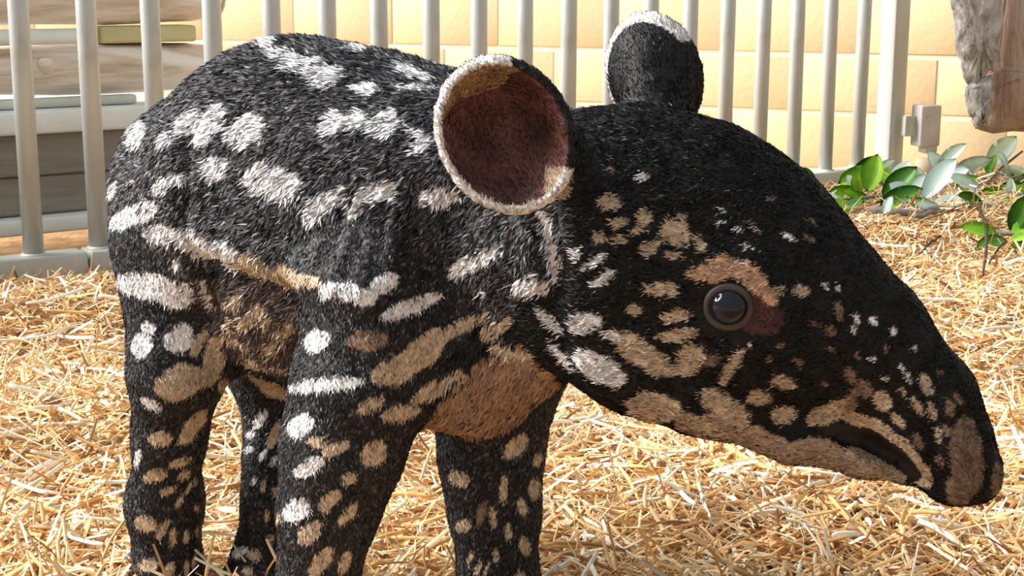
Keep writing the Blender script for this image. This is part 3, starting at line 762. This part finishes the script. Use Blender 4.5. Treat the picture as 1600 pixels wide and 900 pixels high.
tris = np.concatenate([Q[:, [0, 1, 2]], Q[:, [0, 2, 3]]])
ar = 0.5 * np.linalg.norm(np.cross(V[tris[:, 1]] - V[tris[:, 0]], V[tris[:, 2]] - V[tris[:, 0]]), axis=1)
dens = np.array([1, 1, 1, 1, 1, 1.7, 2.2, 1.9, 1.4, 1.4])[reg][tris[:, 0]] * np.where(N[tris[:, 0], 1] > 0.35, 0.45, 1.0)
pr = ar * dens; pr[LEN[tris].max(1) < 0.0008] = 0; pr /= pr.sum()
NF_ = 440000
ti = rng.choice(len(tris), NF_, p=pr); r1 = np.sqrt(rng.random(NF_)); r2 = rng.random(NF_)
w3 = np.stack([1 - r1, r1 * (1 - r2), r1 * r2], 1)
tv = tris[ti]
def interp(A): return (A[tv] * (w3[..., None] if A.ndim == 2 else w3)).sum(1)
P = interp(V); Nn = interp(N); Nn /= np.linalg.norm(Nn, axis=1, keepdims=True)
FL = interp(flow); ln = interp(LEN)
rg_f = reg[tv[:, 0]]; ei_f = interp(earinfo); ei_f[:, 2] = earinfo[tv[:, 0], 2]
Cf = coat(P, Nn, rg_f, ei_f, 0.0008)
white = Cf.sum(1) > 0.4
FL = FL - Nn * (FL * Nn).sum(1, keepdims=True); FL /= np.linalg.norm(FL, axis=1, keepdims=True) + 1e-9
side = np.cross(Nn, FL)
ang = 0.55 * hnoise(P, 420, 2) + 0.45 * hnoise(P, 800, 12) + 0.35 * hnoise(P, 90, 8) + 0.22 * rng.normal(size=NF_)
FL = FL * np.cos(ang)[:, None] + side * np.sin(ang)[:, None]
side = np.cross(Nn, FL)
lift = np.radians(np.clip(20 + 14 * hnoise(P, 260, 9) + 8 * rng.normal(size=NF_), 4, 65))
ln = ln * (0.7 + 0.55 * rng.random(NF_))
D1 = FL * np.cos(lift)[:, None] + Nn * np.sin(lift)[:, None]
l2 = lift * 0.35
D2 = FL * np.cos(l2)[:, None] + Nn * np.sin(l2)[:, None]
wd = np.clip(ln * 0.085, 0.00030, 0.00062) * (0.7 + 0.6 * rng.random(NF_))
roll = 0.5 * rng.normal(size=NF_)
W = side * np.cos(roll)[:, None] + np.cross(D1, side) * np.sin(roll)[:, None]
root = P - Nn * np.minimum(0.0006, ln * 0.08)[:, None]
mid = root + D1 * (ln * 0.5)[:, None]; tip = mid + D2 * (ln * 0.5)[:, None]
FV = np.stack([root - W * wd[:, None], root + W * wd[:, None], mid + W * (wd * 0.85)[:, None], mid - W * (wd * 0.85)[:, None], tip], 1).reshape(-1, 3)
base = np.arange(NF_)[:, None] * 5
fq = base + np.array([[0, 1, 2, 3]]); ft = base + np.array([[3, 2, 4]])
me = tri_quad_mesh('fur', FV - OFF, quads=fq, tris=ft)
gn = np.cross(W, D1); gn *= np.sign((gn * Nn).sum(1))[:, None]
hn = Nn * 0.55 + gn * 0.45 + 0.40 * rng.normal(size=(NF_, 3)); hn += side * (0.5 * rng.normal(size=NF_))[:, None]
hn /= np.linalg.norm(hn, axis=1, keepdims=True)
if len(me.vertices) == len(FV):
    set_vec(me, 'nrm', np.repeat(hn, 5, 0))
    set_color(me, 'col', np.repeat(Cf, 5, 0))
fur = link_mesh('fur', me, M['fur'], tapir); fur['kind'] = 'stuff'

# eye, eyelids, hooves, whiskers
def eye_at(p, n_):
    p = Vector(p); n_ = Vector(n_).normalized()
    bm = bmesh.new(); bmesh.ops.create_uvsphere(bm, u_segments=32, v_segments=20, radius=0.0122)
    o = link_mesh('eye', bm_mesh('eye', bm), M['eye'], tapir, p - n_ * 0.0045 - body_loc)
    bm = bmesh.new(); q = n_.to_track_quat('Z', 'Y'); pts = []; rr = []
    seg = 36; rings = []
    for i in range(seg):
        a = i * 2 * math.pi / seg
        ax = 0.0126 * math.cos(a); ay = 0.0120 * math.sin(a) 
        rings.append((Vector((ax, ay, 0)), Vector((math.cos(a), math.sin(a), 0)), 0.0020 + 0.0008 * abs(math.sin(a))))
    vs = [[bm.verts.new(c + d * (math.cos(t) * r) + Vector((0, 0, math.sin(t) * r * 0.75))) for t in np.linspace(0, 2 * math.pi, 10, endpoint=False)] for c, d, r in rings]
    for i in range(seg):
        for k in range(10):
            bm.faces.new((vs[i][k], vs[(i + 1) % seg][k], vs[(i + 1) % seg][(k + 1) % 10], vs[i][(k + 1) % 10]))
    l = link_mesh('eyelid', bm_mesh('eyelid', bm), M['lid'], tapir, p - n_ * 0.0004 - body_loc)
    l.rotation_mode = 'QUATERNION'; l.rotation_quaternion = q
eye_at(eye_p, eye_n * 0.6 + np.array([0, -0.4, 0]))
fp = eye_p + HEAD_N * (2 * ((T(1100, 400, 0.96) - eye_p) @ HEAD_N)); r_ = bvh.find_nearest(Vector(fp))
eye_at(np.array(r_[0]), np.array(r_[1]))
for g, fw, nt_ in feet:
    for k in range(nt_):
        a = (k - (nt_ - 1) / 2) * 0.55
        d = Vector((fw[0] * math.cos(a) - fw[1] * math.sin(a), fw[0] * math.sin(a) + fw[1] * math.cos(a), 0))
        c = Vector(g) + d * 0.036; c.z = 0.0
        bm = bmesh.new()
        tube_bm(bm, [c + Vector((0, 0, 0.001)), c - d * 0.004 + Vector((0, 0, 0.012)), c - d * 0.010 + Vector((0, 0, 0.024))], [0.0125, 0.011, 0.007], 10)
        bmesh.ops.translate(bm, vec=-body_loc, verts=bm.verts)
        link_mesh('hoof', bm_mesh('hoof', bm), M['hoof'], tapir)

# ------------------------------------------------------------------ straw bedding
def straw_h(x, y):
    x = np.asarray(x, float); y = np.asarray(y, float)
    h = 0.032 + 0.010 * np.sin(x * 7.3 + 1.3 * np.sin(y * 4.1)) + 0.009 * np.sin(y * 9.7 + 1.9 * np.sin(x * 5.0)) + 0.004 * np.sin(x * 23 + y * 17)
    fd = (x - FA.x) * SN.x + (y - FA.y) * SN.y        # behind the fence when positive
    return h * np.clip((0.10 - fd) / 0.35, 0.35, 1.0)
def straw_ok(x, y):
    fd = (x - FA.x) * SN.x + (y - FA.y) * SN.y
    wd_ = (x - WA.x) * wnrm.x + (y - WA.y) * wnrm.y
    return (fd < -0.035) & (wd_ > 0.03)
gx = np.linspace(-2.0, 2.0, 160); gy = np.linspace(0.2, 4.3, 170)
XX, YY = np.meshgrid(gx, gy, indexing='ij'); ZZ = straw_h(XX, YY) - 0.008
GV = np.stack([XX, YY, ZZ], -1).reshape(-1, 3)
ii = np.arange(160 * 170).reshape(160, 170)
GQ = np.stack([ii[:-1, :-1], ii[1:, :-1], ii[1:, 1:], ii[:-1, 1:]], -1).reshape(-1, 4)
ok = straw_ok(GV[:, 0], GV[:, 1]); GQ = GQ[ok[GQ].all(1)]
GC = np.array([0.26, 0.13, 0.045]) * (0.7 + 0.5 * rng.random(len(GV)))[:, None]
PAL = np.array([(0.86, 0.53, 0.22), (0.90, 0.62, 0.32), (0.94, 0.76, 0.48), (0.95, 0.87, 0.70), (0.72, 0.38, 0.13), (0.42, 0.19, 0.06), (0.90, 0.68, 0.38)])
PW = np.array([0.22, 0.20, 0.15, 0.13, 0.14, 0.08, 0.08])
def strips(n, x, y, lmin, lmax, wmin, wmax, zmin, zmax, tilt, seg=2, bend=0.09):
    yaw = rng.random(n) * 2 * np.pi; pt = np.clip(rng.normal(size=n) * tilt, -1.1, 1.1)
    L = lmin + (lmax - lmin) * rng.random(n) ** 1.8; Wd = wmin + (wmax - wmin) * rng.random(n) ** 1.5
    D = np.stack([np.cos(yaw) * np.cos(pt), np.sin(yaw) * np.cos(pt), np.sin(pt)], 1)
    Sd = np.stack([-np.sin(yaw), np.cos(yaw), np.zeros(n)], 1); U = np.cross(D, Sd)
    rl = rng.normal(size=n) * 0.6
    Sd, U = Sd * np.cos(rl)[:, None] + U * np.sin(rl)[:, None], U * np.cos(rl)[:, None] - Sd * np.sin(rl)[:, None]
    c = np.stack([x, y, straw_h(x, y) + zmin + (zmax - zmin) * rng.random(n) + np.abs(np.sin(pt)) * L * 0.25], 1)
    bd = bend * rng.normal(size=n) * L
    rows = []
    for k in range(seg + 1):
        t = k / seg * 2 - 1
        ctr = c + D * (t * L / 2)[:, None] + Sd * (bd * (t * t - .5) * .5)[:, None] - U * (np.abs(bd) * t * t * .3)[:, None]
        w_ = Wd * (0.5 if True else 0) * (1.0 if 0 < k < seg else 0.8)
        rows += [ctr - Sd * w_[:, None] - U * (w_ * .55)[:, None], ctr + U * (w_ * .35)[:, None], ctr + Sd * w_[:, None] - U * (w_ * .55)[:, None]]
    m_ = (seg + 1) * 3
    VV = np.stack(rows, 1).reshape(-1, 3)
    pat = []
    for k in range(seg):
        for j in (0, 1): pat.append([k * 3 + j, k * 3 + j + 1, (k + 1) * 3 + j + 1, (k + 1) * 3 + j])
    QQ = (np.arange(n)[:, None, None] * m_ + np.array(pat)[None]).reshape(-1, 4)
    ci = rng.choice(len(PAL), n, p=PW / PW.sum()); C = PAL[ci] * (0.82 + 0.3 * rng.random(n))[:, None]
    return VV, QQ, np.repeat(np.clip(C, 0, 0.95), m_, 0)
def sample_ground(n):
    ys = []; xs = []
    got = 0
    while got < n:
        y = 0.75 + (4.1 - 0.75) * rng.random(n) ** 1.35
        x = (rng.random(n) * 2 - 1) * (0.40 * y + 0.30)
        k = straw_ok(x, y); xs.append(x[k]); ys.append(y[k]); got += k.sum()
    return np.concatenate(xs)[:n], np.concatenate(ys)[:n]
parts = []
for (n, a) in ((56000, (0.010, 0.042, 0.0016, 0.0050, -0.004, 0.013, 0.36)), (8000, (0.02, 0.065, 0.0022, 0.0058, 0.004, 0.020, 0.38)), (30000, (0.010, 0.045, 0.0008, 0.0018, -0.002, 0.019, 0.45)), (4000, (0.02, 0.06, 0.0016, 0.004, 0.01, 0.03, 0.7))):
    x, y = sample_ground(n); parts.append(strips(n, x, y, *a))
VV = [GV]; QQ = [GQ]; CC = [GC]; o_ = len(GV)
for v_, q_, c_ in parts: VV.append(v_); QQ.append(q_ + o_); CC.append(c_); o_ += len(v_)
me = tri_quad_mesh('straw_bedding', np.concatenate(VV), quads=np.concatenate(QQ))
set_color(me, 'col', np.concatenate(CC))
straw = link_mesh('straw_bedding', me, M['straw'])
tag(straw, 'thick layer of chopped golden straw covering the pen floor', 'straw', kind='stuff')

# larger single stalks on top
def stalk_mesh(L, W, bend, name='straw_stalk'):
    bm = bmesh.new(); n = 7; cs = 6; rings = []
    for i in range(n):
        t = i / (n - 1) * 2 - 1
        c = Vector((bend * L * (t * t - 0.4) * 0.5, 0, t * L / 2))
        w = W / 2 * (1 if 0 < i < n - 1 else 0.85)
        rings.append([bm.verts.new(c + Vector((w * math.cos(k * 2 * math.pi / cs), w * 0.38 * math.sin(k * 2 * math.pi / cs), 0))) for k in range(cs)])
    for i in range(n - 1):
        for k in range(cs):
            bm.faces.new((rings[i][k], rings[i][(k + 1) % cs], rings[i + 1][(k + 1) % cs], rings[i + 1][k]))
    bm.faces.new(rings[0][::-1]); bm.faces.new(rings[-1])
    return bm_mesh(name, bm)
LBL = {'white': ('bleached white flattened straw stalk lying on top of the bedding', 'bleached stalks on the bedding'),
       'gold': ('golden yellow straw stalk lying loose on top of the bedding', 'golden stalks on the bedding'),
       'brown': ('brown weathered straw stalk lying loose on the bedding', 'brown stalks on the bedding')}
STM = {}
for kx in STALK:
    STM[kx] = []
    for i in range(5):
        me = stalk_mesh(*{'white': (0.048 + 0.010 * i, 0.0062 - 0.0006 * i, 0.04 * i - 0.08), 'gold': (0.05 + 0.011 * i, 0.0054 - 0.0005 * i, 0.05 * i - 0.1), 'brown': (0.07 + 0.02 * i, 0.0038, 0.10 * i - 0.2)}[kx])
        me.materials.append(STALK[kx]); STM[kx].append(me)
rd = random.Random(21)
def free_view(p):
    d = p - CAMP; r = bvh.ray_cast(CAMP, d.normalized(), d.length + 0.02)
    return r[0] is None
def add_stalk(kx, c, dirv, mi, sc=1.0):
    o = bpy.data.objects.new('straw_stalk', STM[kx][mi]); col.objects.link(o)
    o.location = c; o.rotation_mode = 'QUATERNION'
    q = dirv.normalized().to_track_quat('Z', 'Y'); 
    o.rotation_quaternion = q @ Matrix.Rotation(rd.uniform(-.6, .6) + math.pi / 2, 4, 'Z').to_quaternion(); o.scale = (sc, sc, sc)
    tag(o, LBL[kx][0], 'straw', LBL[kx][1])
cnt = 0
HERO = [((1040,735),(1085,795),'white'),((1092,795),(1125,745),'white'),((1110,820),(1085,735),'white'),((1265,755),(1262,790),'white'),((1292,790),(1322,752),'white'),((1505,550),(1575,510),'white'),((1372,470),(1395,378),'white'),((1392,420),(1400,360),'white'),((1460,515),(1505,475),'white'),((1495,410),(1505,460),'white'),((1545,600),(1560,560),'white'),((1590,610),(1568,570),'white'),
        ((640,890),(690,872),'white'),((920,845),(938,890),'white'),((845,870),(868,850),'white'),((205,868),(232,850),'white'),((95,510),(60,560),'white'),((160,600),(190,570),'white'),((40,445),(75,455),'white'),((1150,850),(1200,895),'brown'),((990,763),(1080,800),'brown'),((1080,800),(1180,890),'brown'),((1290,790),(1330,840),'gold'),((880,895),(905,855),'brown'),((560,810),(640,785),'gold'),((400,800),(420,845),'gold'),((415,845),(440,895),'gold'),((365,828),(435,822),'gold'),((1400,860),(1420,800),'gold'),((1220,770),(1100,690),'gold')]
for (a, b2, kx) in HERO:
    A_ = at_z((a[0]), a[1], 0.055); B_ = at_z(b2[0], b2[1], 0.06)
    L = (B_ - A_).length
    mi = min(range(5), key=lambda i: abs(STM[kx][i].dimensions.z - L) if hasattr(STM[kx][i], 'dimensions') else abs({'white': 0.055 + 0.012 * i, 'gold': 0.06 + 0.014 * i, 'brown': 0.07 + 0.02 * i}[kx] - L))
    c = (A_ + B_) / 2; c.z = float(straw_h(c.x, c.y)) + 0.022
    add_stalk(kx, c, B_ - A_, mi, min(1.3, max(0.7, L / {'white': 0.08, 'gold': 0.09, 'brown': 0.11}[kx]))); cnt += 1
tries = 0
while cnt < 285 and tries < 6000:
    tries += 1
    v = 340 + 560 * rd.random() ** 0.7; u = rd.uniform(0, 1600)
    c = at_z(u, v, 0.05)
    if not bool(straw_ok(np.array(c.x), np.array(c.y))) or c.y < 1.12 or c.y > 3.9: continue
    c.z = float(straw_h(c.x, c.y)) + rd.uniform(0.012, 0.026)
    if not free_view(c): continue
    kx = rd.choices(['white', 'gold', 'brown'], [0.5, 0.36, 0.14])[0]
    a = rd.uniform(0, math.pi * 2); ti_ = rd.gauss(0, 0.22)
    add_stalk(kx, c, Vector((math.cos(a), math.sin(a), math.sin(ti_))), rd.randrange(5), rd.uniform(0.8, 1.25) * (0.72 if c.y < 1.6 else 1.0)); cnt += 1

# ------------------------------------------------------------------ leafy branches along the wall foot
def leaf_mesh(L, W, fold, curl):
    bm = bmesh.new(); n = 8; rows = []
    for i in range(n + 1):
        t = i / n; w = W / 2 * math.sin(math.pi * min(1, t * 0.93 + 0.05)) ** 0.75 if 0 < i < n else W * 0.02
        z = curl * L * t * t
        rows.append([bm.verts.new((t * L, -w, z + fold * w)), bm.verts.new((t * L, -w * .5, z + fold * w * .4)), bm.verts.new((t * L, 0, z)), bm.verts.new((t * L, w * .5, z + fold * w * .4)), bm.verts.new((t * L, w, z + fold * w))])
    for i in range(n):
        for k in range(4): bm.faces.new((rows[i][k], rows[i][k + 1], rows[i + 1][k + 1], rows[i + 1][k]))
    r = bmesh.ops.solidify(bm, geom=bm.faces[:], thickness=0.0007)
    return bm_mesh('leaf', bm)
LM = {}
for kx in ('leaf_green', 'leaf_dark', 'leaf_pale'):
    LM[kx] = []
    for i in range(3):
        me = leaf_mesh(0.098 + 0.012 * i, 0.064 - 0.004 * i, 0.25 + 0.2 * i, -0.15 + 0.15 * i); me.materials.append(M[kx]); LM[kx].append(me)
BR = [  # label, stem pixel path, leaves (u, v, angle deg in picture, kind, scale)
 ('low leafy branch with bright green leaves below the last fence bars', [(1262,318),(1320,312),(1380,306),(1420,300)],
  [(1262,302,-150,'leaf_pale',.7),(1290,300,20,'leaf_green',.9),(1275,318,150,'leaf_green',.8),(1305,285,-20,'leaf_green',1.0),(1345,276,-15,'leaf_green',.9),(1330,320,170,'leaf_green',.8),(1355,300,-80,'leaf_green',.8),(1378,312,-60,'leaf_dark',.9),(1375,322,-20,'leaf_dark',.8),(1310,310,180,'leaf_pale',.5),(1338,298,-110,'leaf_pale',.45),(1400,300,-80,'leaf_pale',.75),(1395,318,100,'leaf_pale',.6),(1418,318,10,'leaf_green',.55),(1365,268,-40,'leaf_pale',.45)]),
 ('leafy branch with pale mint leaves beside the wooden stub', [(1430,322),(1455,300),(1480,282),(1500,268)],
  [(1440,312,-60,'leaf_pale',.9),(1455,318,0,'leaf_pale',.8),(1460,290,-40,'leaf_pale',.8),(1480,280,-30,'leaf_pale',.9),(1462,262,-50,'leaf_pale',.7),(1485,306,20,'leaf_pale',.7),(1500,318,10,'leaf_pale',.8),(1440,295,-100,'leaf_pale',.5),(1492,292,-20,'leaf_green',.5)]),
 ('leafy branch with pale leaves and grey stem under the broken trunk', [(1500,326),(1535,292),(1565,262),(1598,236)],
  [(1545,262,-60,'leaf_pale',.9),(1560,268,20,'leaf_pale',1.0),(1565,290,60,'leaf_pale',.8),(1530,300,-150,'leaf_pale',.7),(1542,312,20,'leaf_pale',.9),(1538,270,-80,'leaf_green',.5),(1520,308,-20,'leaf_green',.5),(1575,300,10,'leaf_green',.8),(1585,285,-10,'leaf_dark',.7),(1590,310,-20,'leaf_green',.8),(1560,318,0,'leaf_green',.6),(1575,265,90,'leaf_pale',.7)]),
 ('small green leafy sprig lying on the straw in front of the sticks', [(1552,362),(1580,366),(1612,360)],
  [(1555,366,-170,'leaf_green',.6),(1572,362,-30,'leaf_green',.8),(1580,372,30,'leaf_dark',.8),(1595,358,-20,'leaf_dark',.8)]),
]
def gp(u, v, Y=None):
    p = at_z(u, v, 0.045)
    Ymax = 3.50 if v < 340 else 9
    if p.y > Ymax: p = at_y(u, v, Ymax)
    return p
for lab, path, lv in BR:
    P0 = gp(*path[0]); root_ = empty('leafy_branch', (P0.x, P0.y, 0.02)); tag(root_, lab, 'branch', 'leafy branches by the wall')
    pts = [gp(*q) - root_.location for q in path]
    bm = bmesh.new(); tube_bm(bm, pts, [0.005, 0.0042, 0.0034, 0.0025][:len(pts)], 8); link_mesh('stem', bm_mesh('stem', bm), M['twig'], root_)
    lv = lv + [(u + rd.uniform(-24, 24), v + rd.uniform(-6, 14), rd.uniform(-180, 180), rd.choice(['leaf_green', 'leaf_pale', 'leaf_pale', 'leaf_dark', kx]), sc * rd.uniform(0.45, 0.8)) for (u, v, ang, kx, sc) in lv]
    for (u, v, ang, kx, sc) in lv:
        p = gp(u, v) - root_.location + Vector((0, rd.uniform(-0.03, 0.01), 0))
        o = bpy.data.objects.new('leaf', rd.choice(LM[kx])); col.objects.link(o); o.parent = root_; o.location = p
        a = math.radians(ang)
        dirv = Vector((math.cos(a), rd.uniform(-.25, .25), -math.sin(a) * 0.65)).normalized()
        up = Vector((rd.uniform(-.6, .1), -0.6, 0.75)); yv = up.cross(dirv).normalized(); zv = dirv.cross(yv)
        o.rotation_mode = 'QUATERNION'; o.rotation_quaternion = Matrix((dirv, yv, zv)).transposed().to_quaternion(); o.scale = (sc, sc, sc)
# sticks
def stick(lab, path, r, m, z=0.05, grp=None):
    P_ = [at_z(u, v, z) for u, v in path]; o0 = P_[0].copy(); o0.z = 0.03
    bm = bmesh.new(); n = len(P_)
    pts = []
    for i in range(n - 1):
        for s_ in range(4): pts.append(P_[i].lerp(P_[i + 1], s_ / 4) - o0 + Vector((0, rd.uniform(-.002, .002), rd.uniform(-.003, .003))))
    pts.append(P_[-1] - o0)
    tube_bm(bm, pts, [r * (1 - 0.55 * i / (len(pts) - 1)) for i in range(len(pts))], 8)
    o = link_mesh('stick', bm_mesh('stick', bm), m, None, o0); tag(o, lab, 'stick', grp); return o
stick('long grey stick lying flat along the front of the green leaves', [(1358, 330), (1420, 333), (1480, 326), (1540, 322), (1640, 326)], 0.009, M['twig'])
stick('thin pale grey stick crossing the long stick near its middle', [(1430, 338), (1475, 330), (1520, 318), (1560, 330)], 0.005, M['twig'])
stick('thin dark twig bent downward on the straw before the green sprig', [(1530, 325), (1542, 352), (1540, 400), (1536, 430)], 0.004, M['dark_twig'], 0.058)
stick('short dark twig slanting over the straw beside the bent twig', [(1470, 368), (1450, 382), (1440, 395)], 0.0028, M['dark_twig'], 0.058)
stick('dark forked twig resting on the straw below the sprig', [(1572, 375), (1555, 395), (1546, 412)], 0.0028, M['dark_twig'], 0.058)
stick('thin dark twig leaning in the straw under the calf\'s chin', [(1375, 760), (1350, 790), (1325, 808)], 0.0022, M['dark_twig'], 0.06)
